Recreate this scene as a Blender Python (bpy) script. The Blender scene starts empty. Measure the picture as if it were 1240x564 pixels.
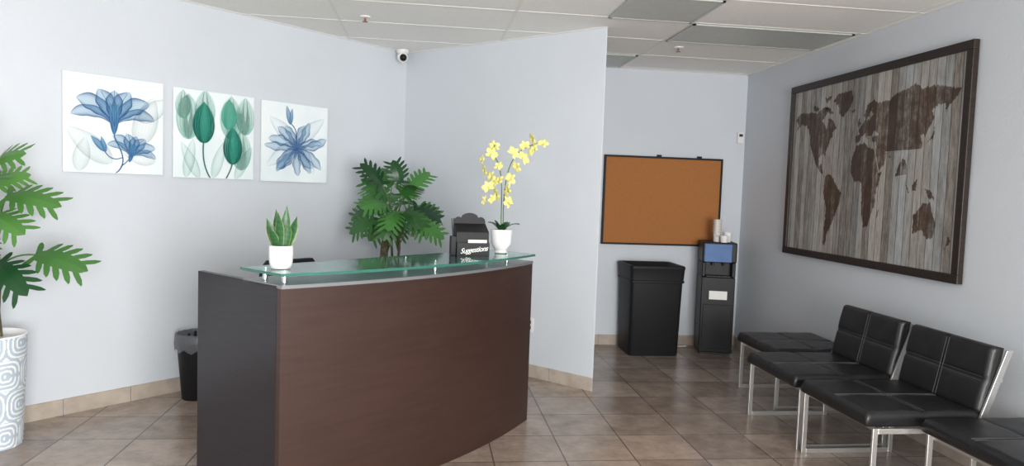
import bpy, bmesh, math, random
from mathutils import Vector, Matrix, noise
from mathutils.geometry import tessellate_polygon
random.seed(7)
S=bpy.context.scene
S.view_settings.view_transform='Standard'
COL=S.collection
pi=math.pi
# ------------------------------------------------------------------ materials
def mat(name,col,rough=.5,metal=0,var=0,vscale=8,stretch=(1,1,1),bump=0,bscale=60,coat=0,spec=.5,island=None,trans=0,ior=1.45,col2=None,emit=None):
    m=bpy.data.materials.new(name);m.use_nodes=True
    nt=m.node_tree;N=nt.nodes;Lk=nt.links
    b=N['Principled BSDF']
    b.inputs['Base Color'].default_value=(*col,1);b.inputs['Roughness'].default_value=rough
    b.inputs['Metallic'].default_value=metal;b.inputs['Specular IOR Level'].default_value=spec
    b.inputs['Coat Weight'].default_value=coat;b.inputs['Transmission Weight'].default_value=trans
    b.inputs['IOR'].default_value=ior
    tc=N.new('ShaderNodeTexCoord');mp=N.new('ShaderNodeMapping');mp.inputs['Scale'].default_value=stretch
    Lk.new(tc.outputs['Object'],mp.inputs['Vector'])
    if var or col2:
        n=N.new('ShaderNodeTexNoise');n.inputs['Scale'].default_value=vscale;n.inputs['Detail'].default_value=6
        Lk.new(mp.outputs[0],n.inputs['Vector'])
        r=N.new('ShaderNodeValToRGB')
        c2=col2 or tuple(min(1,c*(1+var)) for c in col)
        c1=col if col2 else tuple(c*(1-var) for c in col)
        r.color_ramp.elements[0].position=.35;r.color_ramp.elements[1].position=.65
        r.color_ramp.elements[0].color=(*c1,1);r.color_ramp.elements[1].color=(*c2,1)
        Lk.new(n.outputs['Fac'],r.inputs[0]);Lk.new(r.outputs[0],b.inputs['Base Color'])
    if island:
        g=N.new('ShaderNodeNewGeometry');r=N.new('ShaderNodeValToRGB')
        r.color_ramp.elements[0].color=(*island[0],1);r.color_ramp.elements[1].color=(*island[1],1)
        Lk.new(g.outputs['Random Per Island'],r.inputs[0]);Lk.new(r.outputs[0],b.inputs['Base Color'])
    if bump:
        n2=N.new('ShaderNodeTexNoise');n2.inputs['Scale'].default_value=bscale;n2.inputs['Detail'].default_value=4
        Lk.new(mp.outputs[0],n2.inputs['Vector'])
        bp=N.new('ShaderNodeBump');bp.inputs['Strength'].default_value=bump;bp.inputs['Distance'].default_value=.004
        Lk.new(n2.outputs['Fac'],bp.inputs['Height']);Lk.new(bp.outputs[0],b.inputs['Normal'])
    return m
M={}
M['wall']=mat('wall_paint',(.60,.635,.68),.55,var=.02,vscale=1.5,bump=.25,bscale=90)
M['base']=mat('baseboard_tile',(.36,.30,.25),.45,col2=(.46,.40,.34),vscale=9)
M['tbar']=mat('ceiling_grid_white',(.80,.79,.76),.8)
M['lens']=mat('acrylic_lens',(.46,.48,.45),.4,var=.04,vscale=30,bump=.2,bscale=120)
M['wood']=mat('espresso_laminate',(.036,.0175,.0135),.34,col2=(.044,.022,.017),vscale=4,stretch=(1,1,10),bump=.03,bscale=20)
M['woodreflect']=mat('espresso_laminate_baked_reflection',(.014,.012,.016),.30,col2=(.020,.017,.021),vscale=5,stretch=(1,1,14),spec=.4)  # same espresso laminate, its darker bluish look from reflection baked into the colour
M['silver']=mat('silver_trim',(.22,.22,.23),.35,metal=.3)
M['chrome']=mat('brushed_steel',(.62,.61,.59),.3,metal=.85)
M['steel']=mat('satin_steel',(.75,.75,.75),.2,metal=1)
M['leather']=mat('black_leatherette',(.010,.010,.011),.34,bump=.35,bscale=160,spec=.5)
M['thread']=mat('grey_thread',(.085,.085,.09),.7)
M['blackpl']=mat('black_plastic',(.009,.009,.011),.55,bump=.1,bscale=200,spec=.35)
M['blackgl']=mat('black_satin',(.007,.007,.008),.45,spec=.3)
M['darkgrey']=mat('dark_grey_plastic',(.03,.03,.035),.5)
M['white']=mat('white_ceramic',(.80,.80,.80),.25)
M['whitepl']=mat('white_plastic',(.75,.75,.73),.4)
M['paper']=mat('paper',(.80,.80,.78),.7)
M['cork']=mat('cork',(.37,.148,.045),.9,var=.04,vscale=60,bump=.15,bscale=150)
M['soil']=mat('soil',(.05,.03,.02),.95,var=.5,vscale=60,bump=1,bscale=60)
M['leaf']=mat('leaf_green',(.05,.2,.04),.36,island=((.006,.050,.014),(.12,.32,.06)))
M['leafd']=mat('leaf_green_dark',(.05,.2,.04),.36,island=((.004,.032,.012),(.075,.25,.05)))
M['leafdark']=mat('orchid_leaf',(.02,.09,.025),.35,var=.2)
M['stalk']=mat('stalk_green',(.06,.14,.03),.5,var=.2,vscale=20)
M['trunk']=mat('trunk_bark',(.10,.085,.05),.8,var=.4,vscale=30,bump=.8,bscale=60)
M['glass']=mat('frosted_green_glass',(.45,.80,.71),.06,trans=1,ior=1.45)
M['glassedge']=mat('green_glass_edge',(.06,.26,.20),.1,trans=.5)
M['bag']=mat('clear_bag',(.20,.21,.24),.25,trans=.5,bump=1,bscale=25)
M['blue']=mat('blue_panel',(.03,.10,.28),.4,col2=(.05,.15,.38),vscale=4,spec=.35)
M['yellow']=mat('yellow_petal',(.74,.70,.24),.55,var=.12,vscale=30)
M['magenta']=mat('red_lip',(.45,.20,.06),.5)
M['frame']=mat('dark_wood_frame',(.014,.009,.007),.45,col2=(.028,.018,.013),vscale=6,stretch=(8,1,8))
M['redmetal']=mat('sprinkler_metal',(.25,.12,.08),.4,metal=.6)
M['cream']=mat('acrylic_print',(.86,.90,.91),.08,col2=(.74,.83,.85),vscale=3.0,coat=.4)
M['cup']=mat('paper_cup',(.76,.75,.72),.6,col2=(.55,.49,.44),vscale=35)
M['ceil']=mat('ceiling_tile',(.86,.85,.82),.9,var=.05,vscale=160,bump=.4,bscale=200)
def floor_mat():
    m=bpy.data.materials.new('floor_tile');m.use_nodes=True;nt=m.node_tree;N=nt.nodes;Lk=nt.links;b=N['Principled BSDF']
    tc=N.new('ShaderNodeTexCoord');mp=N.new('ShaderNodeMapping');mp.inputs['Location'].default_value=(-.41+.405*40,-5.0+.405*40,0)
    Lk.new(tc.outputs['Object'],mp.inputs['Vector'])
    br=N.new('ShaderNodeTexBrick');br.offset=0;br.squash=1
    for k,v in (('Scale',1),('Mortar Size',.0045),('Mortar Smooth',.2),('Bias',0),('Brick Width',.405),('Row Height',.405)):br.inputs[k].default_value=v
    br.inputs['Color1'].default_value=(.265,.205,.165,1);br.inputs['Color2'].default_value=(.40,.325,.27,1);br.inputs['Mortar'].default_value=(.12,.095,.08,1)
    Lk.new(mp.outputs[0],br.inputs['Vector'])
    n=N.new('ShaderNodeTexNoise');n.inputs['Scale'].default_value=6;n.inputs['Detail'].default_value=9;n.inputs['Roughness'].default_value=.7
    Lk.new(tc.outputs['Object'],n.inputs['Vector'])
    r=N.new('ShaderNodeValToRGB');r.color_ramp.elements[0].position=.3;r.color_ramp.elements[1].position=.7
    r.color_ramp.elements[0].color=(.62,.60,.58,1);r.color_ramp.elements[1].color=(1.25,1.25,1.27,1);Lk.new(n.outputs['Fac'],r.inputs[0])
    mx=N.new('ShaderNodeMix');mx.data_type='RGBA';mx.blend_type='MULTIPLY';mx.inputs[0].default_value=1
    Lk.new(br.outputs['Color'],mx.inputs[6]);Lk.new(r.outputs[0],mx.inputs[7]);Lk.new(mx.outputs[2],b.inputs['Base Color'])
    b.inputs['Roughness'].default_value=.23;b.inputs['Specular IOR Level'].default_value=.65
    bp=N.new('ShaderNodeBump');bp.invert=True;bp.inputs['Strength'].default_value=.6;bp.inputs['Distance'].default_value=.003
    Lk.new(br.outputs['Fac'],bp.inputs['Height']);Lk.new(bp.outputs[0],b.inputs['Normal'])
    return m
M['floor']=floor_mat()
def plank_mat(name,dark):
    m=bpy.data.materials.new(name);m.use_nodes=True;nt=m.node_tree;N=nt.nodes;Lk=nt.links;b=N['Principled BSDF']
    tc=N.new('ShaderNodeTexCoord');sp=N.new('ShaderNodeSeparateXYZ');Lk.new(tc.outputs['Object'],sp.inputs[0])
    d=N.new('ShaderNodeMath');d.operation='DIVIDE';d.inputs[1].default_value=.072;Lk.new(sp.outputs['X'],d.inputs[0])
    fl=N.new('ShaderNodeMath');fl.operation='FLOOR';Lk.new(d.outputs[0],fl.inputs[0])
    fr=N.new('ShaderNodeMath');fr.operation='FRACT';Lk.new(d.outputs[0],fr.inputs[0])
    wn=N.new('ShaderNodeTexWhiteNoise');wn.noise_dimensions='1D';Lk.new(fl.outputs[0],wn.inputs['W'])
    cb=N.new('ShaderNodeCombineXYZ');m1=N.new('ShaderNodeMath');m1.operation='MULTIPLY';m1.inputs[1].default_value=42;Lk.new(sp.outputs['X'],m1.inputs[0])
    m2=N.new('ShaderNodeMath');m2.operation='MULTIPLY';m2.inputs[1].default_value=5;Lk.new(sp.outputs['Z'],m2.inputs[0])
    Lk.new(m1.outputs[0],cb.inputs[0]);Lk.new(m2.outputs[0],cb.inputs[1]);Lk.new(wn.outputs['Value'],cb.inputs[2])
    n=N.new('ShaderNodeTexNoise');n.inputs['Scale'].default_value=1;n.inputs['Detail'].default_value=7;n.inputs['Roughness'].default_value=.72;Lk.new(cb.outputs[0],n.inputs['Vector'])
    nb=N.new('ShaderNodeTexNoise');nb.inputs['Scale'].default_value=11;nb.inputs['Detail'].default_value=6;nb.inputs['Roughness'].default_value=.75;Lk.new(tc.outputs['Object'],nb.inputs['Vector'])
    nm=N.new('ShaderNodeMath');nm.operation='MULTIPLY_ADD';nm.inputs[1].default_value=.8 if dark else .25;nm.inputs[2].default_value=-.40 if dark else -.125;Lk.new(nb.outputs['Fac'],nm.inputs[0])
    ad0=N.new('ShaderNodeMath');ad0.operation='MULTIPLY_ADD';ad0.inputs[1].default_value=.34;Lk.new(wn.outputs['Value'],ad0.inputs[0]);Lk.new(n.outputs['Fac'],ad0.inputs[2])
    ad=N.new('ShaderNodeMath');Lk.new(ad0.outputs[0],ad.inputs[0]);Lk.new(nm.outputs[0],ad.inputs[1])
    r=N.new('ShaderNodeValToRGB');cr=r.color_ramp
    if dark: st=((.36,(.030,.018,.012)),(.66,(.070,.042,.029)),(.80,(.13,.098,.078)),(.96,(.27,.245,.225)))
    else: st=((.36,(.105,.092,.082)),(.52,(.21,.195,.18)),(.68,(.325,.312,.298)),(.95,(.48,.475,.465)))
    cr.elements[0].position=st[0][0];cr.elements[0].color=(*st[0][1],1);cr.elements[1].position=st[-1][0];cr.elements[1].color=(*st[-1][1],1)
    for p,c in st[1:-1]:
        e=cr.elements.new(p);e.color=(*c,1)
    Lk.new(ad.outputs[0],r.inputs[0])
    wn2=N.new('ShaderNodeTexWhiteNoise');wn2.noise_dimensions='1D';a2=N.new('ShaderNodeMath');a2.inputs[1].default_value=37.3;Lk.new(fl.outputs[0],a2.inputs[0]);Lk.new(a2.outputs[0],wn2.inputs['W'])
    tr=N.new('ShaderNodeValToRGB');tr.color_ramp.elements[0].color=(1.03,.99,.93,1);tr.color_ramp.elements[1].color=(.94,1.0,1.04,1);Lk.new(wn2.outputs['Value'],tr.inputs[0])
    mt=N.new('ShaderNodeMix');mt.data_type='RGBA';mt.blend_type='MULTIPLY';mt.inputs[0].default_value=1;Lk.new(r.outputs[0],mt.inputs[6]);Lk.new(tr.outputs[0],mt.inputs[7])
    gp=N.new('ShaderNodeMath');gp.operation='GREATER_THAN';gp.inputs[1].default_value=.07;Lk.new(fr.outputs[0],gp.inputs[0])
    mr=N.new('ShaderNodeMapRange');mr.inputs['To Min'].default_value=.3;Lk.new(gp.outputs[0],mr.inputs[0])
    mx=N.new('ShaderNodeMix');mx.data_type='RGBA';mx.blend_type='MULTIPLY';mx.inputs[0].default_value=1
    Lk.new(mt.outputs[2],mx.inputs[6]);Lk.new(mr.outputs[0],mx.inputs[7]);Lk.new(mx.outputs[2],b.inputs['Base Color'])
    b.inputs['Roughness'].default_value=.6
    return m
M['plank']=plank_mat('weathered_planks',False);M['plankdark']=plank_mat('stained_planks',True)
def vc_mat(name,rough=.1):
    m=bpy.data.materials.new(name);m.use_nodes=True;nt=m.node_tree;N=nt.nodes;Lk=nt.links;b=N['Principled BSDF']
    a=N.new('ShaderNodeAttribute');a.attribute_name='Col';Lk.new(a.outputs['Color'],b.inputs['Base Color']);Lk.new(a.outputs['Alpha'],b.inputs['Alpha']);b.inputs['Roughness'].default_value=rough
    return m
M['print']=vc_mat('petal_print');M['snake']=vc_mat('snake_leaf',.4)
# ------------------------------------------------------------------ mesh builder
class MB:
    def __init__(s): s.v=[];s.f=[];s.m=[];s.c=[]
    def add(s,vs,fs,mi=0,cols=None):
        o=len(s.v);s.v+= [tuple(v) for v in vs];s.f+=[tuple(i+o for i in f) for f in fs];s.m+=[mi]*len(fs)
        s.c+= cols if cols else [(1,1,1,1)]*len(vs)
        return s
    def box(s,x0,x1,y0,y1,z0,z1,mi=0,T=None):
        vs=[Vector(p) for p in ((x0,y0,z0),(x1,y0,z0),(x1,y1,z0),(x0,y1,z0),(x0,y0,z1),(x1,y0,z1),(x1,y1,z1),(x0,y1,z1))]
        if T: vs=[T@v for v in vs]
        return s.add(vs,[(0,3,2,1),(4,5,6,7),(0,1,5,4),(1,2,6,5),(2,3,7,6),(3,0,4,7)],mi)
    def bar(s,a,b,w,t,mi=0,up=(0,0,1)):
        a=Vector(a);b=Vector(b);d=(b-a);L=d.length;d.normalize();u=Vector(up)
        if abs(d.dot(u))>.95:u=Vector((0,1,0))
        sd=d.cross(u).normalized();u=sd.cross(d)
        T=Matrix((( d.x,sd.x,u.x,a.x),(d.y,sd.y,u.y,a.y),(d.z,sd.z,u.z,a.z),(0,0,0,1)))
        return s.box(0,L,-w/2,w/2,-t/2,t/2,mi,T)
    def lathe(s,prof,n=32,mi=0,T=None,sx=1,sy=1):
        vs=[];fs=[]
        for r,z in prof:
            for k in range(n):
                a=2*pi*k/n;v=Vector((r*math.cos(a)*sx,r*math.sin(a)*sy,z));vs.append(T@v if T else v)
        for i in range(len(prof)-1):
            for k in range(n):
                k2=(k+1)%n;fs.append((i*n+k,i*n+k2,(i+1)*n+k2,(i+1)*n+k))
        fs.append(tuple(reversed(range(n))));fs.append(tuple((len(prof)-1)*n+k for k in range(n)))
        return s.add(vs,fs,mi)
    def tube(s,pts,rad,n=8,mi=0):
        pts=[Vector(p) for p in pts];vs=[];fs=[]
        if not hasattr(rad,'__len__'): rad=[rad]*len(pts)
        prev=None
        for i,p in enumerate(pts):
            d=(pts[min(i+1,len(pts)-1)]-pts[max(i-1,0)]).normalized()
            if prev is None:
                u=Vector((1,0,0)) if abs(d.x)<.9 else Vector((0,1,0))
            else: u=prev
            sd=d.cross(u).normalized();u=sd.cross(d).normalized();prev=u
            for k in range(n):
                a=2*pi*k/n;vs.append(p+(sd*math.cos(a)+u*math.sin(a))*rad[i])
        for i in range(len(pts)-1):
            for k in range(n):
                k2=(k+1)%n;fs.append((i*n+k,i*n+k2,(i+1)*n+k2,(i+1)*n+k))
        fs.append(tuple(reversed(range(n))));fs.append(tuple((len(pts)-1)*n+k for k in range(n)))
        return s.add(vs,fs,mi)
    def extr(s,poly,z0,z1,mi=0,mside=None,T=None):
        n=len(poly);vs=[Vector((*p,z0)) for p in poly]+[Vector((*p,z1)) for p in poly]
        if T: vs=[T@v for v in vs]
        s.add(vs,[tuple(reversed(range(n))),tuple(range(n,2*n))],mi)
        return s.add(vs,[(i,(i+1)%n,n+(i+1)%n,n+i) for i in range(n)],mi if mside is None else mside)
    def obj(s,name,mats,parent=None,loc=(0,0,0),rot=(0,0,0),smooth=False,bevel=0,seg=2,sub=0,label=None,recalc=True):
        me=bpy.data.meshes.new(name);me.from_pydata(s.v,[],s.f)
        for x in (mats if isinstance(mats,(list,tuple)) else [mats]): me.materials.append(M[x])
        for p,mi in zip(me.polygons,s.m): p.material_index=mi;p.use_smooth=bool(smooth)
        ca=me.color_attributes.new('Col','FLOAT_COLOR','POINT')
        for i,c in enumerate(s.c): ca.data[i].color=c
        if recalc:
            bm=bmesh.new();bm.from_mesh(me);bmesh.ops.recalc_face_normals(bm,faces=bm.faces);bm.to_mesh(me);bm.free()
        if smooth and smooth is not True: me.set_sharp_from_angle(angle=math.radians(smooth))
        o=bpy.data.objects.new(name,me);COL.objects.link(o);o.location=loc;o.rotation_euler=rot
        if parent:o.parent=parent
        if bevel:
            b=o.modifiers.new('b','BEVEL');b.width=bevel;b.segments=seg;b.limit_method='ANGLE';b.angle_limit=math.radians(40)
        if sub:
            b=o.modifiers.new('s','SUBSURF');b.levels=sub;b.render_levels=sub
        if label:o['label']=label
        return o
def thing(name,label,cat,loc,rz=0,group=None):
    e=bpy.data.objects.new(name,None);e.empty_display_size=.1;COL.objects.link(e);e.location=loc;e.rotation_euler=(0,0,rz)
    e['label']=label;e['category']=cat
    if group:e['group']=group
    return e
def tag(o,label,cat,group=None):
    o['label']=label;o['category']=cat
    if group:o['group']=group
    return o
def struct(o): o['kind']='structure';return o
# ------------------------------------------------------------------ room
H=2.71;r2=math.sqrt(.5)
struct(MB().box(-8,3.3,-3,7.0,-.08,0).obj('floor','floor'))
struct(MB().box(-8,3.3,-3,7.0,H,H+.06).obj('ceiling','ceil'))
def wallseg(name,p,q,th,nrm,z0=0,z1=H,m='wall',bev=0):
    p=Vector(p);q=Vector(q);n=Vector(nrm).normalized()*th
    poly=[p,q,q+n,p+n]
    return struct(MB().extr([tuple(v) for v in poly],z0,z1).obj(name,m,bevel=bev))
IC=(-.21,6.64);OC=(1.29,5.14)
wallseg('wall_left',(-7.5,-.65),(-.06,6.79),.12,(-1,1))
struct(MB().extr([(-.26,6.69),OC,(1.29,6.80),(-.2,6.85)],0,H).obj('wall_center','wall',bevel=.012,seg=3))
wallseg('wall_back',(1.2,6.76),(3.26,6.76),.12,(0,1))
wallseg('wall_right',(3.14,6.80),(3.14,-3),.12,(1,0))
bh=.10;bt=.012
def base(name,p,q,nrm):
    p=Vector(p);q=Vector(q);d=(q-p);L=d.length;d.normalize();n=Vector(nrm).normalized()*bt
    mb=MB();k=0
    while k*.405<L:
        a=p+d*(k*.405+.002);b=p+d*min(L,(k+1)*.405-.002)
        mb.extr([tuple(v) for v in (a,b,b+n,a+n)],0,bh);k+=1
    return struct(mb.obj(name,'base',bevel=.003))
base('baseboard_left',IC,(-7.5,-.65),(1,-1))
base('baseboard_center',OC,IC,(-1,-1))
base('baseboard_back',(1.32,6.76),(3.14,6.76),(0,-1))
base('baseboard_right',(3.14,6.74),(3.14,-3),(-1,0))
mb=MB()
x=-.67-1.245*5
while x<3.1:
    mb.box(x-.011,x+.011,-3,6.76,H-.0020,H);x+=1.245
y=6.68-.61*15
while y<6.75:
    mb.box(-8,3.14,y-.011,y+.011,H-.0022,H);y+=.61
mb.box(3.115,3.14,-3,6.76,H-.003,H)
struct(mb.obj('trim_1','tbar'))
mb=MB();mb.box(1.29,3.14,6.735,6.76,H-.003,H)
for p,q,n in ((IC,OC,(-1,-1)),((-7.5,-.65),IC,(1,-1))):
    p=Vector(p);q=Vector(q);n=Vector(n).normalized()*.022;mb.extr([tuple(v) for v in (p,q,q+n,p+n)],H-.0035,H)
struct(mb.obj('trim_2','tbar'))
def troffer(x0,x1,y0,y1,lab):
    t=thing('ceiling_light',lab,'ceiling light',((x0+x1)/2,(y0+y1)/2,H-.02),group='unlit ceiling light panels')
    w=(x1-x0)/2-.014;d=(y1-y0)/2-.014
    mb=MB();mb.box(-w,w,-d,-d+.02,.007,.0165);mb.box(-w,w,d-.02,d,.007,.0165);mb.box(-w,-w+.02,-d,d,.007,.0165);mb.box(w-.02,w,-d,d,.007,.0165)
    mb.obj('frame','lens',t)
    MB().box(-w+.02,w-.02,-d+.02,d-.02,.010,.016).obj('diffuser','lens',t)
troffer(1.20,1.82,4.24,4.85,'square unlit light panel with grey prismatic lens in dropped ceiling')
troffer(1.82,3.065,4.85,5.46,'long rectangular unlit light panel with grey prismatic lens')
troffer(1.20,1.82,6.07,6.68,'square unlit light panel set beside the back wall')
# ------------------------------------------------------------------ wall art
def petal(mb,cx,cz,ang,L,W,c1,c2,a1,a2,depth,bend=0,n=18,k=17,veins=True,pt=.8,ruf=0):
    vs=[];cs=[];fs=[]
    px,pz=cx,cz
    for i in range(n+1):
        t=i/n;w=W*(math.sin(pi*min(1,t**pt)) **.75 if 0<t<1 else 0)
        if ruf: w*=1+ruf*math.sin(t*19+ang*3)
        th=ang+bend*t
        if i: px+=L/n*math.sin(th);pz+=L/n*math.cos(th)
        for j in range(k):
            s=(j/(k-1))*2-1
            vs.append((px+math.cos(th)*s*w,-depth,pz-math.sin(th)*s*w))
            e=abs(s)**3.0
            if veins and j%2: e=min(1,e+.22)
            e=min(1,e+.45*(1-t)**2)
            c=[c1[q]*(1-e)+c2[q]*e for q in range(3)];al=(a1*(1-e)+a2*e)
            cs.append((*c,al))
    for i in range(n):
        for j in range(k-1):
            fs.append((i*k+j,i*k+j+1,(i+1)*k+j+1,(i+1)*k+j))
    mb.add(vs,fs,0,cs)
def stemline(mb,pts,w,c,al,depth):
    vs=[];fs=[];N=len(pts)
    for i,p in enumerate(pts):
        a=pts[max(0,i-1)];b=pts[min(N-1,i+1)];dx,dz=b[0]-a[0],b[1]-a[1];l=math.hypot(dx,dz);nx,nz=-dz/l*w/2,dx/l*w/2
        vs+=[(p[0]+nx,-depth,p[1]+nz),(p[0]-nx,-depth,p[1]-nz)]
    fs=[(2*i,2*i+1,2*i+3,2*i+2) for i in range(N-1)]
    mb.add(vs,fs,0,[(*c,al)]*len(vs))
def lwp(u,off=.02):
    x=(u/r2-6.85)/2;y=x+6.85
    return Vector((x+off*r2,y-off*r2,0))
def art(u,zc,lab,draw):
    t=thing('wall_art',lab,'picture',lwp(u,.02)+Vector((0,0,zc)),pi/4,group='floral glass wall prints')
    MB().box(-.302,.302,-.004,.010,-.306,.306).obj('panel','cream',t,bevel=.001)
    mb=MB();draw(mb)
    mb.v=[(max(-.300,min(.300,v[0])),v[1],max(-.304,min(.304,v[2]))) for v in mb.v]
    mb.obj('print','print',t,recalc=False)
D=[.0052]
def nd():
    D[0]+=.00012;return D[0]
def bez(*p,n=16):
    out=[]
    for i in range(n+1):
        t=i/n;q=[Vector(v) for v in p]
        while len(q)>1:q=[q[j].lerp(q[j+1],t) for j in range(len(q)-1)]
        out.append((q[0].x,q[0].y))
    return out
def trumpet(mb,cx,cz,s,rot,B1,B2):
    for a,l,w,bd,a1 in ((-.45,.28,.036,-1.7,.25),(.45,.28,.036,1.7,.25),(-.28,.28,.052,-1.25,.22),(.28,.28,.052,1.25,.22),(-.12,.24,.055,-.55,.25),(.12,.24,.055,.55,.25),(0,.22,.05,0,.2)):
        petal(mb,cx,cz,rot+a,l*s,w*s,B1,B2,a1,.72,nd(),bend=bd,ruf=.07,pt=1.5)
    for a in (-.12,.12,0): petal(mb,cx-math.sin(rot)*.05*s,cz-math.cos(rot)*.05*s,rot+a,.20*s,.016*s,B1,B2,.5,.9,nd(),pt=.8)
    for a in (-.35,0,.35): stemline(mb,bez((cx,cz),(cx+math.sin(rot+a*.4)*.12*s,cz+math.cos(rot+a*.4)*.12*s),(cx+math.sin(rot+a)*.22*s,cz+math.cos(rot+a)*.22*s)),.0028,B2,.75,nd())
def draw1(mb):
    D[0]=.0052
    B1=(.16,.42,.66);B2=(.015,.09,.27);G=(.50,.56,.58)
    for a,l,w,x,z in ((.3,.34,.08,.14,-.12),(.9,.26,.06,.14,.04),(-.9,.34,.07,-.02,-.24),(.2,.22,.05,-.22,-.3),(-1.3,.22,.05,.25,-.22)):
        petal(mb,x,z,a,l,w,(.78,.81,.82),G,.08,.35,nd())
    stemline(mb,bez((-.01,-.06),(.0,-.12),(.10,-.22),(.00,-.306)),.008,B2,.8,nd())
    stemline(mb,bez((.045,-.20),(-.03,-.24),(-.07,-.16)),.006,B2,.8,nd())
    stemline(mb,bez((.03,-.26),(.06,-.24),(.09,-.2)),.006,B2,.8,nd())
    trumpet(mb,-.01,-.01,1.05,0,B1,B2)
    trumpet(mb,.09,-.20,.66,.25,B1,B2)
    petal(mb,-.06,-.17,-.75,.13,.020,B1,B2,.6,.9,nd());petal(mb,-.06,-.17,-.3,.10,.014,B1,B2,.6,.9,nd())
def tulip(mb,x,z,s,c1,c2,a1,a2):
    for a,w,b in ((-.62,.026,1.1),(.62,.026,-1.1),(-.35,.036,.7),(.35,.036,-.7),(-.12,.034,.22),(.12,.034,-.22)):
        petal(mb,x,z,a,.2*s,w*s,c1,c2,a1,a2,nd(),bend=b,pt=.75)
def draw2(mb):
    D[0]=.0052
    pale=(.60,.84,.76);pale2=(.16,.50,.40);T=(.10,.55,.42);T2=(.004,.12,.09)
    for x,z,s in ((-.2,-.02,1.6),(-.08,.06,1.4),(.12,.0,1.6),(.23,.04,1.4),(.2,-.22,1.5),(-.24,.12,1.0)):
        tulip(mb,x,z-.02,s,pale,pale2,.05,.30)
    tulip(mb,.10,.05,1.1,(.25,.74,.56),(.08,.46,.34),.15,.5)
    for x,a in ((-.12,-.5),(-.02,.3),(.15,.5),(-.22,.2)): petal(mb,x,-.306,a,.28,.04,(.65,.78,.74),pale2,.10,.35,nd())
    stemline(mb,bez((-.09,-.04),(-.11,-.2),(-.04,-.304)),.010,T2,.85,nd())
    stemline(mb,bez((.13,-.18),(.12,-.24),(.08,-.304)),.010,T2,.85,nd())
    tulip(mb,-.09,-.06,1.45,T,T2,.22,.80)
    tulip(mb,.13,-.20,1.35,T,T2,.20,.74)
def draw3(mb):
    D[0]=.0052
    B1=(.26,.52,.76);B2=(.012,.07,.24)
    for a,l,w in ((.9,.34,.06),(2.5,.3,.06),(-2.2,.32,.06),(-.9,.3,.06)):
        petal(mb,0,0,a,l,w,(.7,.8,.85),(.45,.6,.7),.10,.35,nd())
    stemline(mb,bez((.0,-.02),(.03,.1),(-.05,.15)),.008,B2,.8,nd())
    petal(mb,-.05,.14,-.25,.15,.022,B1,B2,.5,.85,nd());petal(mb,-.05,.14,.1,.13,.016,B1,B2,.5,.85,nd())
    random.seed(4)
    for i in range(15):
        a=-.2+i*2*pi/15+random.uniform(-.12,.12)
        h=abs(math.sin(a))
        petal(mb,.01,-.04,a,(.20+.09*h)*random.uniform(.9,1.08),random.uniform(.030,.040),B1,B2,.20,.66,nd(),bend=random.uniform(-.9,.9),ruf=.14,pt=1.35)
    for i in range(10):
        petal(mb,.01,-.04,.2+i*2*pi/10,.09,.011,(.12,.25,.5),B2,.5,.85,nd())
art(2.015,1.82,'square glossy print of translucent blue trumpet flowers',draw1)
art(2.69,1.81,'square glossy print of translucent teal tulips',draw2)
art(3.36,1.805,'square glossy print of translucent blue starburst blossom',draw3)
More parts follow.
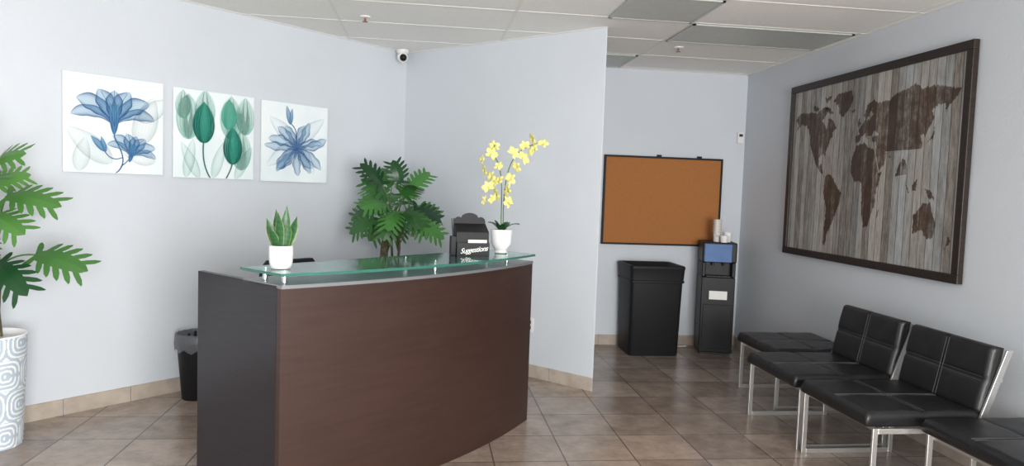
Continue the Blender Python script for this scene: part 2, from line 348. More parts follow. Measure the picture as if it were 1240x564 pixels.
# ------------------------------------------------------------------ world map
W,Hh=2.05,1.42
t=thing('world_map_picture','large dark-framed world map on weathered vertical wood planks','picture',(3.115,4.79,1.745),-pi/2)
mb=MB();b=.055
mb.box(-W/2,W/2,-.02,.018,-Hh/2,-Hh/2+b);mb.box(-W/2,W/2,-.02,.018,Hh/2-b,Hh/2)
mb.box(-W/2,-W/2+b,-.02,.018,-Hh/2+b,Hh/2-b);mb.box(W/2-b,W/2,-.02,.018,-Hh/2+b,Hh/2-b)
mb.obj('frame','frame',t,bevel=.004)
mb=MB();mb.box(-W/2+b,W/2-b,-.004,.012,-Hh/2+b,Hh/2-b)
CONT=[
[(-168,66),(-156,71),(-140,70),(-125,70),(-110,68),(-95,72),(-82,73),(-80,68),(-94,61),(-88,57),(-80,52),(-78,62),(-70,61),(-64,58),(-56,52),(-66,49),(-65,45),(-70,42),(-76,36),(-81,31),(-80,25),(-84,30),(-94,29),(-97,25),(-96,19),(-90,21),(-87,16),(-83,10),(-78,8),(-85,11),(-95,15),(-105,20),(-110,26),(-117,33),(-124,40),(-124,48),(-135,58),(-150,60),(-165,55),(-160,60)],
[(-55,82),(-25,83),(-20,75),(-25,70),(-42,60),(-52,65),(-55,72),(-68,77)],
[(-85,76),(-70,82),(-90,81)],[(-78,72),(-64,66),(-72,65),(-88,72)],[(-118,72),(-105,70),(-104,73),(-120,76)],
[(-78,9),(-70,12),(-60,9),(-50,2),(-35,-6),(-39,-15),(-48,-26),(-57,-36),(-65,-42),(-68,-54),(-74,-52),(-73,-40),(-70,-20),(-77,-12),(-81,-5),(-79,2)],
[(-6,35),(10,37),(20,32),(33,31),(38,20),(44,11),(51,12),(42,-2),(40,-15),(34,-24),(28,-33),(19,-34),(13,-20),(12,-6),(9,4),(-8,5),(-16,13),(-16,22),(-10,30)],
[(-9,37),(-9,43),(-1,44),(-4,48),(4,52),(8,55),(20,55),(28,60),(22,62),(24,65),(18,60),(12,56),(6,59),(14,68),(25,71),(40,67),(45,68),(60,69),(70,73),(85,74),(105,77),(115,73),(140,73),(160,70),(178,67),(170,61),(162,58),(157,52),(155,59),(140,58),(135,54),(140,50),(132,43),(127,38),(126,35),(122,39),(118,38),(122,31),(117,24),(108,21),(108,12),(103,10),(103,2),(99,8),(97,17),(90,22),(85,19),(80,13),(77,8),(73,18),(70,22),(60,25),(50,30),(57,24),(55,18),(44,13),(36,28),(35,36),(27,37),(27,41),(40,42),(30,46),(22,38),(13,45),(17,39),(10,44),(3,42),(-2,37)],
[(114,-22),(122,-18),(130,-12),(137,-12),(137,-16),(142,-11),(146,-19),(153,-27),(150,-37),(140,-38),(131,-32),(116,-35)],
[(-5,50),(1,52),(-3,58),(-6,55)],[(131,32),(140,35),(142,44),(138,38)],[(44,-25),(50,-16),(47,-25)],[(95,5),(106,-5),(103,-5)],[(109,1),(117,6),(117,-3),(110,-3)],[(131,-1),(141,-3),(150,-10),(138,-8)],[(173,-35),(178,-38),(168,-46),(171,-41)],[(-24,65),(-14,66),(-18,63)]]
for poly in CONT:
    pts=[]
    n=len(poly)
    for i in range(n):
        a=Vector(poly[i]);c=Vector(poly[(i+1)%n]);k=max(1,int((c-a).length/1.5))
        for j in range(k):
            p=a.lerp(c,j/k)
            if j: p+=Vector((noise.noise((p.x*.5,p.y*.5,1)),noise.noise((p.x*.5,p.y*.5,5))))*2.4
            pts.append(Vector(((p.x-5)*.0054,0,(p.y-16)*.0086)))
    tri=tessellate_polygon([[Vector((p.x,p.z,0)) for p in pts]])
    mb.add([(p.x,-.0052,p.z) for p in pts],[tuple(q) for q in tri],1)
mb.obj('map_board',['plank','plankdark'],t,recalc=False)
# ------------------------------------------------------------------ cork board
t=thing('cork_board','orange-brown cork notice board with thin black frame','notice board',(2.31,6.735,1.435))
MB().box(-.585,.585,-.005,.02,-.42,.42).obj('cork_surface','cork',t)
mb=MB();w,h,b=.60,.435,.018
mb.box(-w,w,-.015,.022,-h,-h+b);mb.box(-w,w,-.015,.022,h-b,h);mb.box(-w,-w+b,-.015,.022,-h+b,h-b);mb.box(w-b,w,-.015,.022,-h+b,h-b)
mb.obj('frame','blackpl',t,bevel=.002)
for x in (-.05,.36): MB().box(x-.02,x+.02,-.01,.02,h,h+.018).obj('hanging_clip','blackpl',t)
o=thing('wall_sensor','small white plastic wall sensor near the room corner','sensor',(3.085,6.745,2.09))
MB().box(-.032,.032,-.012,.014,-.055,.055).obj('cover','whitepl',o,bevel=.004);MB().box(-.018,.018,-.016,-.010,.01,.035).obj('window','darkgrey',o)
p=Vector((.86,5.57,.42))
o=thing('power_outlet','white duplex power outlet plate on pale blue wall','outlet',p-Vector((r2*.004,r2*.004,0)),-pi/4)
MB().box(-.036,.036,-.004,.003,-.058,.058).obj('plate','whitepl',o,bevel=.002)
for z in (-.022,.022): MB().box(-.014,.014,-.006,-.003,z-.013,z+.013).obj('socket','darkgrey',o)
# ------------------------------------------------------------------ reception desk
P0=Vector((-.62,3.18,0));L=1.86;DZ=1.04
desk=thing('reception_desk','dark espresso reception desk with bowed front and frosted glass counter','reception desk',P0,pi/4)
def bow(x,B=.12): q=(x-L/2)/(L/2);return -B*(1-q*q)
N=28;xs=[L*i/N for i in range(N+1)]
fp=[(x,bow(x)) for x in xs]+[(x,bow(x)+.03) for x in reversed(xs)]
MB().extr(fp,.0,DZ-.012).obj('front_panel','wood',desk,smooth=30)
MB().box(0.0,.032,.032,.71,0,DZ).obj('side_panel','woodreflect',desk,bevel=.002)
MB().box(L-.032,L,.032,.71,0,DZ).obj('side_panel','woodreflect',desk,bevel=.002)
cp=[(x,bow(x)-.006) for x in xs]+[(L,.31),(0,.31)]
MB().extr(cp,DZ-.012,DZ+.004).obj('counter_top','silver',desk,smooth=30,bevel=.003)
MB().box(.034,L-.034,.08,.72,.71,.74).obj('worktop','wood',desk,bevel=.003)
MB().box(.034,L-.034,.28,.30,.74,DZ-.014).obj('counter_back','wood',desk)
mb=MB();mb.box(L-.45,L-.034,.12,.64,.02,.70);mb.obj('pedestal','woodreflect',desk)
for k in range(3):
    dr=MB().box(L-.445,L-.04,.642,.655,.04+k*.22,.245+k*.22).obj('drawer','wood',desk,bevel=.002)
    MB().box(L-.31,L-.17,.656,.672,.15+k*.22,.16+k*.22).obj('handle','steel',dr,bevel=.002)
GE=L-.16
Nn=36;gx=[-.055+(GE+.055)*i/Nn for i in range(Nn+1)]
def gf(x): q=(x-L/2)/(L/2+.05);return -.085-.135*(1-q*q)
gp=[(x,gf(x)) for x in gx]+[(GE,.225),(-.055,.235)]
MB().extr(gp,1.095,1.108,0,1).obj('glass_shelf',['glass','glassedge'],desk,smooth=30)
for x,y in ((.05,.05),(.05,.2),(L/2,-.03),(L/2,.2),(L-.22,.04),(L-.22,.2)):
    MB().lathe([(.012,DZ+.005),(.012,1.0945)],16).lathe([(.019,1.086),(.019,1.0945)],16).obj('standoff','steel',desk,loc=(x,y,0),smooth=30)
GT=1.109
# ------------------------------------------------------------------ leaves
def leaf(mb,base,tip,W,up=Vector((.05,-.75,.65)),lob=6,droop=.10,fold=.15):
    base=Vector(base);tip=Vector(tip);a=tip-base;Ln=a.length;a.normalize()
    if abs(a.dot(up.normalized()))>.88: up=Vector((.3,.2,1))
    s=a.cross(up).normalized();n=s.cross(a)
    def P(t,v): return base+a*Ln*t+s*v+n*(Ln*droop*(math.sin(pi*max(0,min(t,1)))) - abs(v)*fold - Ln*droop*.8*t*t)
    vs=[];fs=[]
    K=12
    def wc(t): return W*.44*math.sin(pi*(.10+.86*t))**.6
    for i in range(K+1):
        t=i/K;w=wc(t) if i<K else .002
        vs+=[P(t,-w),P(t,0),P(t,w)]
    for i in range(K):
        q=i*3;fs+=[(q,q+1,q+4,q+3),(q+1,q+2,q+5,q+4)]
    for i in range(lob):
        t0=.03+ .80*i/(lob-1)
        l=W*(math.sin(pi*(.24+.62*t0))**.7)
        dt=.060
        f=.10+.13*t0
        if i==0:f=-.12
        for sg in (-1,1):
            b0=P(t0-dt,sg*wc(max(0,t0))*.7);b1=P(t0+dt,sg*wc(t0)*.7)
            m0=P(t0+f*.5-dt*1.12,sg*l*.62);m1=P(t0+f*.5+dt*1.04,sg*l*.62)
            q0=P(t0+f*.85-dt*.8,sg*l*.88);q1=P(t0+f*.85+dt*.66,sg*l*.88)
            e=P(t0+f*1.05,sg*l);o=len(vs)
            vs+=[b0,b1,m0,m1,q0,q1,e];fs+=[(o,o+1,o+3,o+2),(o+2,o+3,o+5,o+4),(o+4,o+5,o+6)]
            fs.append((1+3*min(K-1,int(max(0,t0)*K)),o,o+1))
    mb.add(vs,fs)
def stalk(mb,a,b,r=.005,sag=.06):
    a=Vector(a);b=Vector(b);c=a.lerp(b,.5)+Vector((0,0,sag))
    c=Vector((a.x*.65+b.x*.35,a.y*.65+b.y*.35,c.z))
    pts=[]
    for i in range(9):
        t=i/8;pts.append(a.lerp(c,t).lerp(c.lerp(b,t),t))
    mb.tube(pts,r,6)
# pot wall carries its maze pattern as vertex colours: nested angular loops
def maze(u,v):
    # cell grid of concentric rounded squares, every cell shifted so that loops interlock
    c=.17;row=math.floor(v/c);uu=u+(row%2)*c*.5
    a=(uu/c-math.floor(uu/c)-.5)*2;b_=(v/c-row-.5)*2
    d=(abs(a)**3.2+abs(b_)**3.2)**(1/3.2)
    if (math.floor(uu/c)+row)%2 and a>0 and abs(b_)<.12: return 0
    return 1 if (d*3.6)%1<.40 else 0
def pot_mesh():
    mb=MB();n=300;rows=170;vs=[];cs=[];fs=[]
    prof=lambda t:.148+.026*t
    for i in range(rows+1):
        t=i/rows;z=.61*t
        for k in range(n):
            a=2*pi*k/n;r=prof(t);m_=maze(a*.165,z+.02)
            rr=r+(.0012 if m_ else 0)
            vs.append((rr*math.cos(a),rr*math.sin(a),z));cs.append((.84,.86,.88,1) if m_ else (.44,.52,.60,1))
    for i in range(rows):
        for k in range(n):
            fs.append((i*n+k,i*n+(k+1)%n,(i+1)*n+(k+1)%n,(i+1)*n+k))
    mb.add(vs,fs,0,cs)
    mb.lathe([(.175,.609),(.176,.616),(.166,.618),(.162,.59),(.158,.55)],60)
    return mb
PM=None
def big_plant(loc,label,leaves,trunk,seed,leafmat='leaf'):
    t=thing('potted_plant',label,'potted plant',loc,group='tall artificial philodendrons')
    pot_mesh().obj('pot','snake',t,smooth=True)
    MB().lathe([(.154,.55),(.157,.57),(.09,.585),(.02,.59)],32).obj('soil','soil',t,smooth=True)
    tm=MB()
    for pts,r in trunk: tm.tube(pts,r,10)
    tm.obj('trunk','trunk',t,smooth=True)
    sm=MB();lm=MB()
    for (src,b,tp,w) in leaves:
        stalk(sm,src,b);leaf(lm,b,tp,w)
    sm.obj('stalks','stalk',t,smooth=True);lm.obj('foliage',leafmat,t,recalc=False)
    return t
LV=[]
s0=(.03,0,.95);s1=(.04,0,1.1);s2=(.02,.0,1.2)
def A(src,b,tp,w):LV.append((src,b,tp,w))
A(s2,(.03,-.02,1.52),(.24,-.12,1.61),.105)
A(s2,(-.04,-.05,1.60),(.09,-.16,1.79),.10)
A(s1,(.12,-.05,1.37),(.41,-.10,1.34),.105)
A(s1,(.06,-.08,1.27),(.27,-.18,1.19),.105)
A(s0,(.26,-.05,1.06),(.55,-.12,1.00),.115)
A(s0,(.10,-.1,1.02),(.31,-.24,.88),.11)
A(s2,(-.1,-.1,1.4),(-.3,-.2,1.5),.12)
A(s1,(-.1,-.1,1.2),(-.32,-.22,1.15),.12)
A(s1,(.0,.04,1.42),(.16,.10,1.50),.10)
A(s0,(-.08,-.14,1.05),(-.22,-.34,.98),.12)
A(s2,(.0,-.08,1.44),(.18,-.26,1.45),.105)
A(s1,(.02,-.1,1.14),(.14,-.30,1.08),.095)
A(s2,(-.10,.0,1.55),(-.16,-.05,1.76),.11)
tr=[([(.03,0,.57),(.02,.0,.8),(.04,0,1.0),(.03,.01,1.22)],[.026,.024,.020,.010]),([(.07,-.02,.57),(.06,-.03,.75),(.07,-.03,.9),(.05,-.02,1.05)],[.013,.012,.011,.009]),([(-.02,-.02,.57),(.0,-.03,.75),(-.01,-.03,.95),(.0,-.02,1.15)],[.013,.012,.011,.009])]
big_plant((-2.34,4.12,0),'tall split-leaf plant in white pot with grey maze lines',LV,tr,1)
LV=[];random.seed(11)
for k in range(21):
    az=k*2.399+.3;el=random.uniform(-.75,1.0);rr=random.uniform(.08,.20)
    c=Vector((0.04,-.02,1.32))
    d=Vector((math.cos(az)*math.cos(el),math.sin(az)*math.cos(el)*.8,math.sin(el)))
    b=c+d*rr
    d2=(d+Vector((0,0,-.30))).normalized()
    LV.append(((random.choice((-.04,.05)),0,random.uniform(.95,1.2)),b,b+d2*random.uniform(.20,.25),random.uniform(.10,.125)))
LV.append(((.05,0,1.0),(.06,-.12,1.52),(.0,-.12,1.70),.10));LV.append(((.05,0,1.0),(-.08,-.12,1.50),(-.25,-.12,1.67),.10))
LV.append(((.05,0,1.0),(.2,-.12,1.20),(.42,-.14,1.10),.11));LV.append(((.0,0,1.0),(-.14,-.12,1.22),(-.33,-.14,1.12),.11))
tr=[([(-.06,0,.57),(-.07,.0,.8),(-.06,0,1.0),(-.04,.01,1.25)],[.034,.034,.032,.012]),([(.03,-.02,.57),(.04,-.03,.8),(.06,-.03,1.0),(.05,-.02,1.2)],[.014,.012,.011,.008]),([(0,.03,.57),(.01,.03,.8),(-.01,.03,1.1),(.02,.02,1.25)],[.012,.011,.010,.008])]
big_plant((-.26,5.75,0),'bushy split-leaf plant with dark stems behind the reception desk',LV,tr,2,'leafd')
# ------------------------------------------------------------------ snake plant
sp=thing('snake_plant','small variegated snake plant in white footed pot on glass counter','potted plant',(-.64,3.27,GT))
MB().lathe([(.030,0),(.040,.001),(.047,.012),(.051,.03),(.053,.07),(.052,.10),(.050,.104),(.046,.102),(.044,.09)],40).obj('pot','white',sp,smooth=40)
MB().lathe([(.043,.085),(.043,.092),(.01,.094)],24).obj('soil','soil',sp)
mb=MB();random.seed(3)
for k,(az,tilt,Ln) in enumerate(((0.2,.30,.16),(3.0,.32,.15),(1.2,.12,.20),(4.6,.16,.17),(2.2,.20,.185),(5.6,.24,.13),(3.9,.38,.11),(.7,.45,.12))):
    w=.019
    d=Vector((math.cos(az)*math.sin(tilt),math.sin(az)*math.sin(tilt),math.cos(tilt)));sd=Vector((1,-.3+.3*(k%3),0));sd=(sd-d*sd.dot(d)).normalized();nn=d.cross(sd)
    b=Vector((math.cos(az)*.020,math.sin(az)*.020,.085))
    vs=[];cs=[];n=20
    for i in range(n+1):
        t_=i/n;ww=w*(.65+.45*math.sin(pi*t_))*(1-max(0,(t_-.6)/.4)**1.7)+.0003
        for j,s in enumerate((-1,-.84,0,.84,1)):
            vs.append(b+d*Ln*t_+sd*ww*s+nn*(abs(s)*.35*ww))
            q_=.5+.5*math.sin(i*1.9+k*2+j*.8)
            g=(.012+.02*q_,.065+.05*q_,.02+.015*q_)
            cs.append((.26,.36,.09,1) if abs(s)==1 else (*g,1))
    fs=[(i*5+j,i*5+j+1,(i+1)*5+j+1,(i+1)*5+j) for i in range(n) for j in range(4)]
    mb.add(vs,fs,0,cs)
mb.obj('leaves','snake',sp,recalc=False,smooth=True)
# ------------------------------------------------------------------ suggestion box
sb=thing('suggestion_box','black suggestion box with white script lettering and cards','box',(.27,4.15,GT),.12)
w=.095
mb=MB();prof=[(-.060,0),(.055,0),(.055,.18),(-.060,.135)]
T=Matrix(((0,0,1,0),(1,0,0,0),(0,1,0,0),(0,0,0,1)))
mb.extr(prof,-w,w,T=T);mb.obj('body','blackpl',sb,bevel=.002)
poly=[(-w,0),(w,0),(w,.19)]+[(w-.03+.03*math.cos(a),.19+.03*math.sin(a)) for a in (0.3,.7,1.1,1.5)]+[(.05*math.cos(a),.215+.028*math.sin(a)) for a in [pi*i/10 for i in range(11)]]+[(-w+.03-.03*math.cos(a),.19+.03*math.sin(a)) for a in (1.5,1.1,.7,.3)]+[(-w,.19)]
T2=Matrix(((1,0,0,0),(0,0,-1,.065),(0,1,0,0),(0,0,0,1)))
MB().extr(poly,0,.008,T=T2).obj('back_plate','blackpl',sb,bevel=.002)
mb=MB();mb.box(-w,w,-.085,-.081,0,.075);mb.box(-w,-w+.004,-.081,-.061,0,.075);mb.box(w-.004,w,-.081,-.061,0,.075);mb.box(-w+.004,w-.004,-.081,-.061,0,.004);mb.obj('card_pocket','blackpl',sb)
MB().box(-.03,.08,-.076,-.066,.01,.092).obj('card_stack','paper',sb,rot=(0,0,0))
tx=bpy.data.curves.new('lettering','FONT');tx.body='Suggestions';tx.size=.040;tx.shear=.5;tx.align_x='CENTER';tx.extrude=.0006;tx.offset=.0003;tx.space_character=.92
to=bpy.data.objects.new('tmp',tx);COL.objects.link(to);bpy.context.view_layer.update()
me=bpy.data.meshes.new_from_object(to);bpy.data.objects.remove(to)
lo=bpy.data.objects.new('lettering',me);COL.objects.link(lo);lo.parent=sb;lo.location=(.004,-.0865,.022);lo.rotation_euler=(pi/2,-.12,0);me.materials.clear();me.materials.append(M['paper'])
xw=max(v.co.x for v in me.vertices)-min(v.co.x for v in me.vertices);k_=.165/xw;lo.scale=(k_,k_*1.1,1)
ph=MB();ph.box(-w-.032,-w-.001,-.06,.0,0,.11);ph.obj('pen_holder','blackpl',sb,bevel=.002)
for k in range(2): MB().lathe([(.003,.05),(.003,.155)],8).obj('pen','darkgrey',sb,loc=(-w-.016,-.02-.02*k,.06),rot=(.1,-.1*k,0))
# ------------------------------------------------------------------ orchid
oc=thing('potted_orchid','yellow orchid with two arching stems in white footed pot','potted plant',(.465,4.29,GT))
MB().lathe([(.035,0),(.042,.004),(.036,.018),(.045,.03),(.062,.06),(.066,.14),(.064,.145),(.058,.142),(.055,.12)],40).obj('pot','white',oc,smooth=40)
MB().lathe([(.054,.115),(.054,.125),(.01,.13)],24).obj('soil','soil',oc)
mb=MB()
for az,Ln,tl in ((-.3,.13,1.0),(2.6,.12,.9),(.9,.11,.8),(-1.8,.12,1.0),(-2.9,.10,.5)):
    vs=[];n=8
    hd=Vector((math.cos(az),math.sin(az),0));sd=Vector((-math.sin(az),math.cos(az),0))
    for i in range(n+1):
        t_=i/n;p=Vector((0,0,.125))+hd*Ln*t_*math.sin(tl)+Vector((0,0,Ln*t_*.9*(1.15-t_*tl*.7)));ww=.028*math.sin(pi*(.1+.88*t_))**.6
        vs+=[p-sd*ww+Vector((0,0,.006)),p,p+sd*ww+Vector((0,0,.006))]
    mb.add(vs,[(i*3+j,i*3+j+1,(i+1)*3+j+1,(i+1)*3+j) for i in range(n) for j in range(2)])
mb.obj('leaves','leafdark',oc,smooth=True,recalc=False)
def cv(p,n=20):
    out=[]
    for i in range(n+1):
        t=i/n;q=[Vector(v) for v in p]
        while len(q)>1:q=[q[j].lerp(q[j+1],t) for j in range(len(q)-1)]
        out.append(q[0])
    return out
st1=cv([(0,0,.12),(-.02,0,.3),(0.02,0,.5),(-.03,0,.62),(-.10,-.01,.56),(-.06,-.02,.66)])
st2=cv([(0.01,0,.12),(.0,0,.4),(.0,0,.62),(.11,0,.66),(.24,-.02,.68)])
MB().tube(st1,.0032,8).tube(st2,.0032,8).obj('stem','stalk',oc,smooth=True)
fm=MB()
def pet(mb,ang,Ln,W,mi=0,zt=.016):
    n=6;vs=[];
    for i in range(n+1):
        t_=i/n;ww=W*math.sin(pi*(.08+.87*t_))**.6
        for s in (-1,0,1):
            x=Ln*t_*math.sin(ang)+ww*s*math.cos(ang);z=Ln*t_*math.cos(ang)-ww*s*math.sin(ang)
            vs.append((x,-zt*math.sin(pi*t_*.8)-(0.005 if s==0 else 0),z))
    mb.add(vs,[(i*3+j,i*3+j+1,(i+1)*3+j+1,(i+1)*3+j) for i in range(n) for j in range(2)],mi)
for a,l,w_ in ((0,.046,.013),(2.2,.044,.012),(-2.2,.044,.012),(1.25,.048,.018),(-1.25,.048,.018)): pet(fm,a,l,w_)
fm.lathe([(.002,-.012),(.005,-.008),(.005,0),(.002,.004)],8,1,T=Matrix.Translation((0,-.012,-.004)))
pet(fm,pi,.018,.007,0,.02)
fl=fm.obj('flower',['yellow','magenta'],oc,smooth=True,recalc=False)
pos=[(-.085,-.03,.60),(-.11,-.02,.50),(-.04,-.03,.53),(-.095,-.03,.40),(-.03,-.03,.43),(-.07,-.02,.33),(.035,-.03,.38),(.025,-.03,.31),
(.05,-.03,.61),(.11,-.02,.58),(.12,-.03,.66),(.18,-.02,.63),(.23,-.03,.67),(-.06,-.01,.65),(-.12,0,.32),(.18,0,.70),(-.13,-.02,.56),(.04,-.02,.45),(.08,-.01,.53),(-.07,-.03,.46),(-.03,-.02,.36)]
random.seed(5)
for i,p in enumerate(pos):
    f=fl if i==0 else fl.copy()
    if i: COL.objects.link(f)
    f.parent=oc;f.location=p;f.rotation_euler=(random.uniform(-.6,.5),random.uniform(-.9,.9),random.uniform(-1.2,.9));s=random.uniform(.7,.98);f.scale=(s,s,s)
# ------------------------------------------------------------------ waste bins
wb=thing('waste_basket','small black waste basket lined with a clear plastic bag','trash can',(-1.51,5.0,0),.3)
MB().lathe([(.105,0),(.11,.005),(.145,.42),(.150,.44),(.142,.44),(.138,.42),(.104,.012)],36,sx=1,sy=.85).obj('body','blackpl',wb,smooth=40)
mb=MB();n=36;vs=[];prof=[(.152,.34),(.156,.38),(.155,.43),(.150,.455),(.138,.452),(.132,.38)]
for r,z in prof:
    for k in range(n):
        a=2*pi*k/n;q=r+.004*math.sin(k*2.7)+(.003*math.sin(k*1.3+z*30));zz=z+(.015*math.sin(k*1.7) if z<.35 else .004*math.sin(k*3.1))
        vs.append((q*math.cos(a),q*.86*math.sin(a),zz))
mb.add(vs,[(i*n+k,i*n+(k+1)%n,(i+1)*n+(k+1)%n,(i+1)*n+k) for i in range(len(prof)-1) for k in range(n)])
mb.obj('bin_liner','bag',wb,smooth=True)
def ring(w,d,z,r=.04,n=5):
    out=[]
    for cx,cy,a0 in ((w-r,-d+r,-pi/2),(w-r,d-r,0),(-w+r,d-r,pi/2),(-w+r,-d+r,pi)):
        for i in range(n): a=a0+pi/2*i/(n-1);out.append((cx+r*math.cos(a),cy+r*math.sin(a),z))
    return out
def loft(mb,rings,cap=(True,True),mi=0):
    n=len(rings[0]);vs=[v for r in rings for v in r]
    fs=[(i*n+k,i*n+(k+1)%n,(i+1)*n+(k+1)%n,(i+1)*n+k) for i in range(len(rings)-1) for k in range(n)]
    if cap[0]:fs.append(tuple(reversed(range(n))))
    if cap[1]:fs.append(tuple((len(rings)-1)*n+k for k in range(n)))
    return mb.add(vs,fs,mi)
tb=thing('trash_bin','tall square black plastic trash bin standing under cork board','trash can',(2.14,6.475,0))
mb=MB();loft(mb,[ring(.232,.190,0),ring(.237,.195,.01),ring(.250,.217,.69),ring(.251,.218,.70)]);mb.obj('body','blackpl',tb,smooth=35)
mb=MB();loft(mb,[ring(.254,.223,.685),ring(.262,.232,.69),ring(.262,.232,.705),ring(.256,.226,.71),ring(.262,.232,.81),ring(.266,.236,.82),ring(.264,.234,.838),ring(.255,.225,.845),ring(.235,.205,.843),ring(.215,.185,.80)],(False,True));mb.obj('lid','blackpl',tb,smooth=30)
# ------------------------------------------------------------------ water cooler
wc=thing('water_cooler','tall black floor-standing water cooler with blue panel','water cooler',(2.80,6.50,0),-.25)
mb=MB();mb.box(-.155,.155,-.165,.165,.02,.74);mb.box(-.155,.155,-.06,.165,.74,.88);mb.box(-.155,-.12,-.155,-.06,.74,.88);mb.box(.12,.155,-.155,-.06,.74,.88);mb.obj('body','blackgl',wc,bevel=.008)
MB().box(-.158,.158,-.17,.168,.88,1.07).obj('head','blackgl',wc,bevel=.012,seg=3)
MB().box(-.14,.14,-.150,.150,0,.02).obj('base','darkgrey',wc)
MB().box(-.14,.11,-.176,-.169,.885,1.055).obj('front_panel','blue',wc,bevel=.003,label='glossy blue front panel')
MB().lathe([(.011,0),(.011,.035)],12).obj('tap','darkgrey',wc,loc=(-.05,-.11,.845))
MB().lathe([(.011,0),(.011,.035)],12).obj('tap','darkgrey',wc,loc=(.05,-.11,.845))
MB().box(-.115,.115,-.160,-.065,.741,.752).obj('drip_tray','darkgrey',wc,bevel=.003)
MB().box(-.08,.085,-.172,-.166,.53,.61).obj('paper_label','paper',wc,label='white paper label')
MB().box(-.13,.13,-.170,-.164,.06,.48).obj('cabinet_door','blackgl',wc,bevel=.004)
cordo=MB().tube(cv([(2.60,6.66,.012),(2.5,6.64,.012),(2.45,6.60,.012),(2.43,6.70,.012),(2.50,6.73,.012)]),.004,8).obj('extension_cable','whitepl')
tag(cordo,'thin white cable lying on the tiled floor','cable')
def cup(loc,lab,h=.10,m='white'):
    t=thing('paper_cup',lab,'cup',loc,group='cups stacked on the water cooler')
    mb=MB();mb.lathe([(.032,0),(.038,h),(.044,h+.001),(.044,h+.007),(.036,h+.007),(.030,.01)],24);mb.obj('cup_body',m,t,smooth=35)
    return t
z=1.071
for k in range(5): cup((2.765,6.44,z+.026*k),'printed paper cup in a tall stack on cooler',m='cup')
for k in range(2): cup((2.86,6.42,z+.022*k),'plain white foam cup in a short stack on cooler',h=.065)
cup((2.80,6.355,z),'plain white foam cup standing alone on cooler',h=.055)
# ------------------------------------------------------------------ seating
def cushion(mb,w,d,th,nx=2,ny=2,T=None,res=.0115,puff=.008,groove=.006):
    NX=int(d/res);NY=int(w/res);r=.022;vs=[];fs=[]
    for i in range(NX+1):
        for j in range(NY+1):
            x=-d/2+d*i/NX;y=-w/2+w*j/NY
            z=th
            for c,hf in ((x,d/2),(y,w/2)):
                e=max(0,(abs(c)-(hf-r))/r);z-=r*(1-math.sqrt(max(0,1-e*e)))
            for c,nn,D_ in ((x+d/2,nx,d),(y+w/2,ny,w)):
                ph=c/D_*nn;fr=abs(ph-round(ph))*D_/nn
                if 0<round(ph)<nn: z-=groove*math.exp(-(fr/.010)**2)
            z+=puff*abs(math.sin(pi*(x+d/2)/d*nx)*math.sin(pi*(y+w/2)/w*ny))**.5
            z+=.0035*noise.noise((x*9+w,y*9,th*50))
            vs.append(Vector((x,y,z)))
    q=NY+1
    for i in range(NX):
        for j in range(NY): fs.append((i*q+j,(i+1)*q+j,(i+1)*q+j+1,i*q+j+1))
    bd=[i*q for i in range(NX+1)]+[NX*q+j for j in range(1,NY+1)]+[i*q+NY for i in range(NX-1,-1,-1)]+[j for j in range(NY-1,0,-1)]
    o=len(vs);n=len(bd)
    for lev,(zz,ins) in enumerate(((.010,0),(0,.008))):
        for b_ in bd:
            v=vs[b_];vs.append(Vector((v.x-math.copysign(ins,v.x),v.y-math.copysign(ins,v.y),zz)))
    for k in range(n):
        k2=(k+1)%n;fs.append((bd[k],bd[k2],o+k2,o+k));fs.append((o+k,o+k2,o+n+k2,o+n+k))
    fs.append(tuple(o+n+k for k in range(n)))
    if T: vs=[T@v for v in vs]
    mb.add(vs,fs)
def stitches(mb,w,d,th,nx,ny,T=None):
    def seg(a,b):
        a=Vector(a);b=Vector(b);mb.bar(T@a if T else a,T@b if T else b,.0025,.0025)
    for s in (-.010,.010):
        for k in range(1,nx): x=-d/2+d*k/nx+s;seg((x,-w/2+.02,th+.001),(x,w/2-.02,th+.001))
        for k in range(1,ny): y=-w/2+w*k/ny+s;seg((-d/2+.02,y,th+.001),(d/2-.02,y,th+.001))
def loop(mb,y,x0,x1,z0,z1,b=.028,t=.014):
    mb.box(x0,x0+b,y-t/2,y+t/2,z0,z1);mb.box(x1-b,x1,y-t/2,y+t/2,z0,z1)
    mb.box(x0+b,x1-b,y-t/2,y+t/2,z0,z0+b);mb.box(x0+b,x1-b,y-t/2,y+t/2,z1-b,z1)
GR='black tufted waiting room seats'
def ottoman(loc,lab):
    t=thing('bench_seat',lab,'bench',loc,group=GR)
    TT=Matrix.Translation((0,0,.372))
    mb=MB();cushion(mb,.62,.62,.070,T=TT);mb.obj('seat','leather',t,smooth=True)
    mb=MB();stitches(mb,.62,.62,.070,2,2,TT);mb.obj('stitching','thread',t)
    for y in (-.285,.285):
        mb=MB();loop(mb,y,-.29,.29,0,.369);mb.obj('leg_frame','chrome',t,bevel=.002)
    for x in (-.255,.255): MB().box(x-.015,x+.015,-.277,.277,.344,.369).obj('crossbar','chrome',t)
    return t
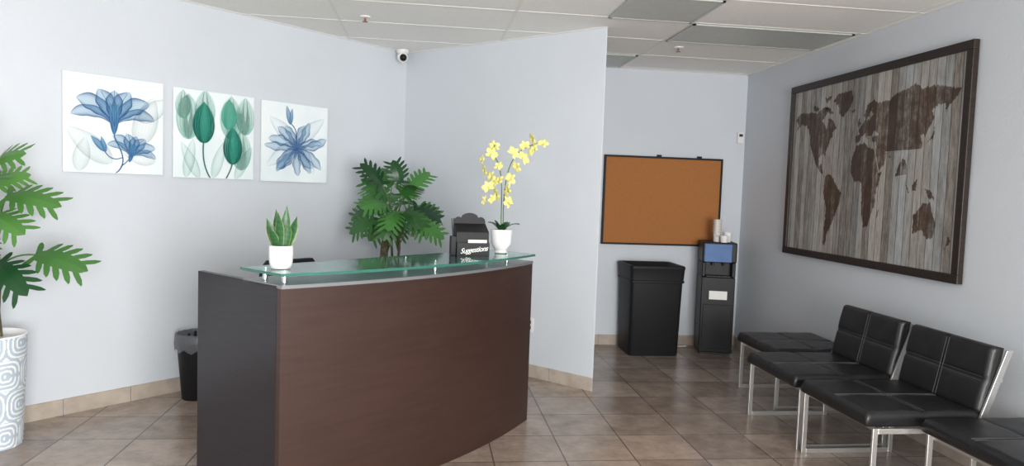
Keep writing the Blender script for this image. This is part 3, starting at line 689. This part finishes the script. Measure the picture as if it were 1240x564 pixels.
def lchair(loc,lab):
    t=thing('lounge_chair',lab,'chair',loc,group=GR)
    TS=Matrix.Translation((-.04,0,.372))
    mb=MB();cushion(mb,.62,.64,.075,T=TS);mb.obj('seat','leather',t,smooth=True)
    mb=MB();stitches(mb,.62,.64,.075,2,2,TS);mb.obj('stitching','thread',t)
    TB=Matrix.Translation((.345,0,.600))@Matrix.Rotation(.20,4,'Y')@Matrix.Rotation(-pi/2,4,'Y')
    mb=MB();cushion(mb,.62,.36,.068,T=TB);mb.obj('backrest','leather',t,smooth=True)
    mb=MB();stitches(mb,.62,.36,.068,2,2,TB);mb.obj('stitching','thread',t)
    for y in (-.321,.321):
        mb=MB();loop(mb,y,-.33,.25,0,.369)
        A0=(.225,.345);A1=(.262,.345);B1_=(.412,.77);B0_=(.375,.77)
        vs=[(q[0],y-.007,q[1]) for q in (A0,A1,B1_,B0_)]+[(q[0],y+.007,q[1]) for q in (A0,A1,B1_,B0_)]
        mb.add(vs,[(0,3,2,1),(4,5,6,7),(0,1,5,4),(1,2,6,5),(2,3,7,6),(3,0,4,7)])
        mb.obj('leg_frame','chrome',t,bevel=.002)
    for x in (-.285,.215): MB().box(x-.015,x+.015,-.313,.313,.344,.369).obj('crossbar','chrome',t)
    MB().box(.355,.375,-.313,.313,.60,.63).obj('crossbar','chrome',t)
    return t
ottoman((2.78,4.95,0),'armless black tufted bench seat standing by the water cooler')
ottoman((2.78,2.86,0),'armless black tufted bench seat on square steel legs')
lchair((2.58,4.245,0),'black tufted chair with steel frame beneath world map')
lchair((2.58,3.545,0),'black tufted chair with exposed slanted steel back frame')
# ------------------------------------------------------------------ office chair
oc2=thing('office_chair','black office chair tucked behind the reception desk','chair',(-.64,4.24,0),pi/4)
mb=MB();loft(mb,[ring(.20,.025,.62,.02),ring(.215,.03,.80,.025),ring(.20,.028,.98,.025),ring(.16,.02,1.03,.018)]);mb.obj('backrest','blackpl',oc2,loc=(0,.24,0),smooth=40)
mb=MB();loft(mb,[ring(.22,.21,.44,.08),ring(.24,.23,.47,.08),ring(.23,.22,.50,.08)]);mb.obj('seat','blackpl',oc2,smooth=40)
MB().box(-.03,.03,.20,.235,.45,.66).obj('back_support','blackpl',oc2)
MB().lathe([(.03,.10),(.03,.44)],16).obj('gas_lift','steel',oc2,smooth=40)
for k in range(5):
    a=2*pi*k/5;mb=MB();mb.bar((0,0,.10),(.27*math.cos(a),.27*math.sin(a),.07),.04,.025);mb.obj('leg','blackpl',oc2)
    MB().lathe([(.024,-.012),(.024,.012)],16,T=Matrix.Rotation(pi/2,4,'X')).obj('caster','darkgrey',oc2,loc=(.27*math.cos(a),.27*math.sin(a),.026))
# ------------------------------------------------------------------ ceiling devices
sc=thing('security_camera','white dome security camera mounted in ceiling corner','security camera',(-.24,6.46,H-.004))
MB().lathe([(.055,0),(.055,-.02),(.045,-.035)],24).obj('mount','whitepl',sc,smooth=40)
mb=MB();mb.lathe([(.006,-.055)]+[(.05*math.cos(a),.05*math.sin(a)) for a in [(-1.4+i*2.8/10) for i in range(11)]],24,T=Matrix.Translation((0,0,-.065)));mb.obj('housing','whitepl',sc,smooth=True)
mb=MB();mb.lathe([(.033*math.cos(a),.033*math.sin(a)) for a in [(-1.4+i*2.8/10) for i in range(11)]],20,T=Matrix.Translation((.006,-.028,-.072)));mb.obj('lens','blackgl',sc,smooth=True)
for x,y in ((-.47,5.29),(2.02,5.67)):
    sk=thing('sprinkler_head','small fire sprinkler with white ring on ceiling','sprinkler',(x,y,H-.0005),group='ceiling fire sprinklers')
    MB().lathe([(.042,0),(.040,-.008),(.014,-.012)],24).obj('ring','whitepl',sk,smooth=40)
    MB().lathe([(.008,-.012),(.008,-.035),(.02,-.036),(.02,-.039)],16).obj('nozzle','redmetal',sk)
# ------------------------------------------------------------------ light
w=bpy.data.worlds.new('w');S.world=w;w.use_nodes=True;bg=w.node_tree.nodes['Background'];bg.inputs[0].default_value=(.93,.97,1,1);bg.inputs[1].default_value=.80
def area(loc,tgt,sx,sy,pw,col):
    l=bpy.data.lights.new('window_light','AREA');l.shape='RECTANGLE';l.size=sx;l.size_y=sy;l.energy=pw;l.color=col
    o=bpy.data.objects.new('window_light',l);COL.objects.link(o);o.location=loc;o.rotation_euler=(Vector(tgt)-Vector(loc)).to_track_quat('-Z','Y').to_euler()
area((1.3,-2.2,1.3),(-2.8,4.0,2.1),2.8,2.2,480,(1,.995,.98))
area((-3.4,-2.4,1.3),(-.2,5.5,2.1),3.0,2.2,35,(.97,.98,1))
# ------------------------------------------------------------------ camera
yaw,pit,rol=.1228,.0615,.0348
f=Vector((math.sin(yaw)*math.cos(pit),math.cos(yaw)*math.cos(pit),-math.sin(pit)))
rt=Vector((math.cos(yaw),-math.sin(yaw),0));up=rt.cross(f)
R_=rt*math.cos(rol)+up*math.sin(rol);U_=-rt*math.sin(rol)+up*math.cos(rol)
c=bpy.data.cameras.new('camera');co=bpy.data.objects.new('camera',c);COL.objects.link(co)
co.matrix_world=Matrix(((R_.x,U_.x,-f.x,0),(R_.y,U_.y,-f.y,0),(R_.z,U_.z,-f.z,1.5),(0,0,0,1)))
c.sensor_fit='HORIZONTAL';c.sensor_width=36;c.lens=855.7/1240*36;c.clip_start=.05
S.camera=co
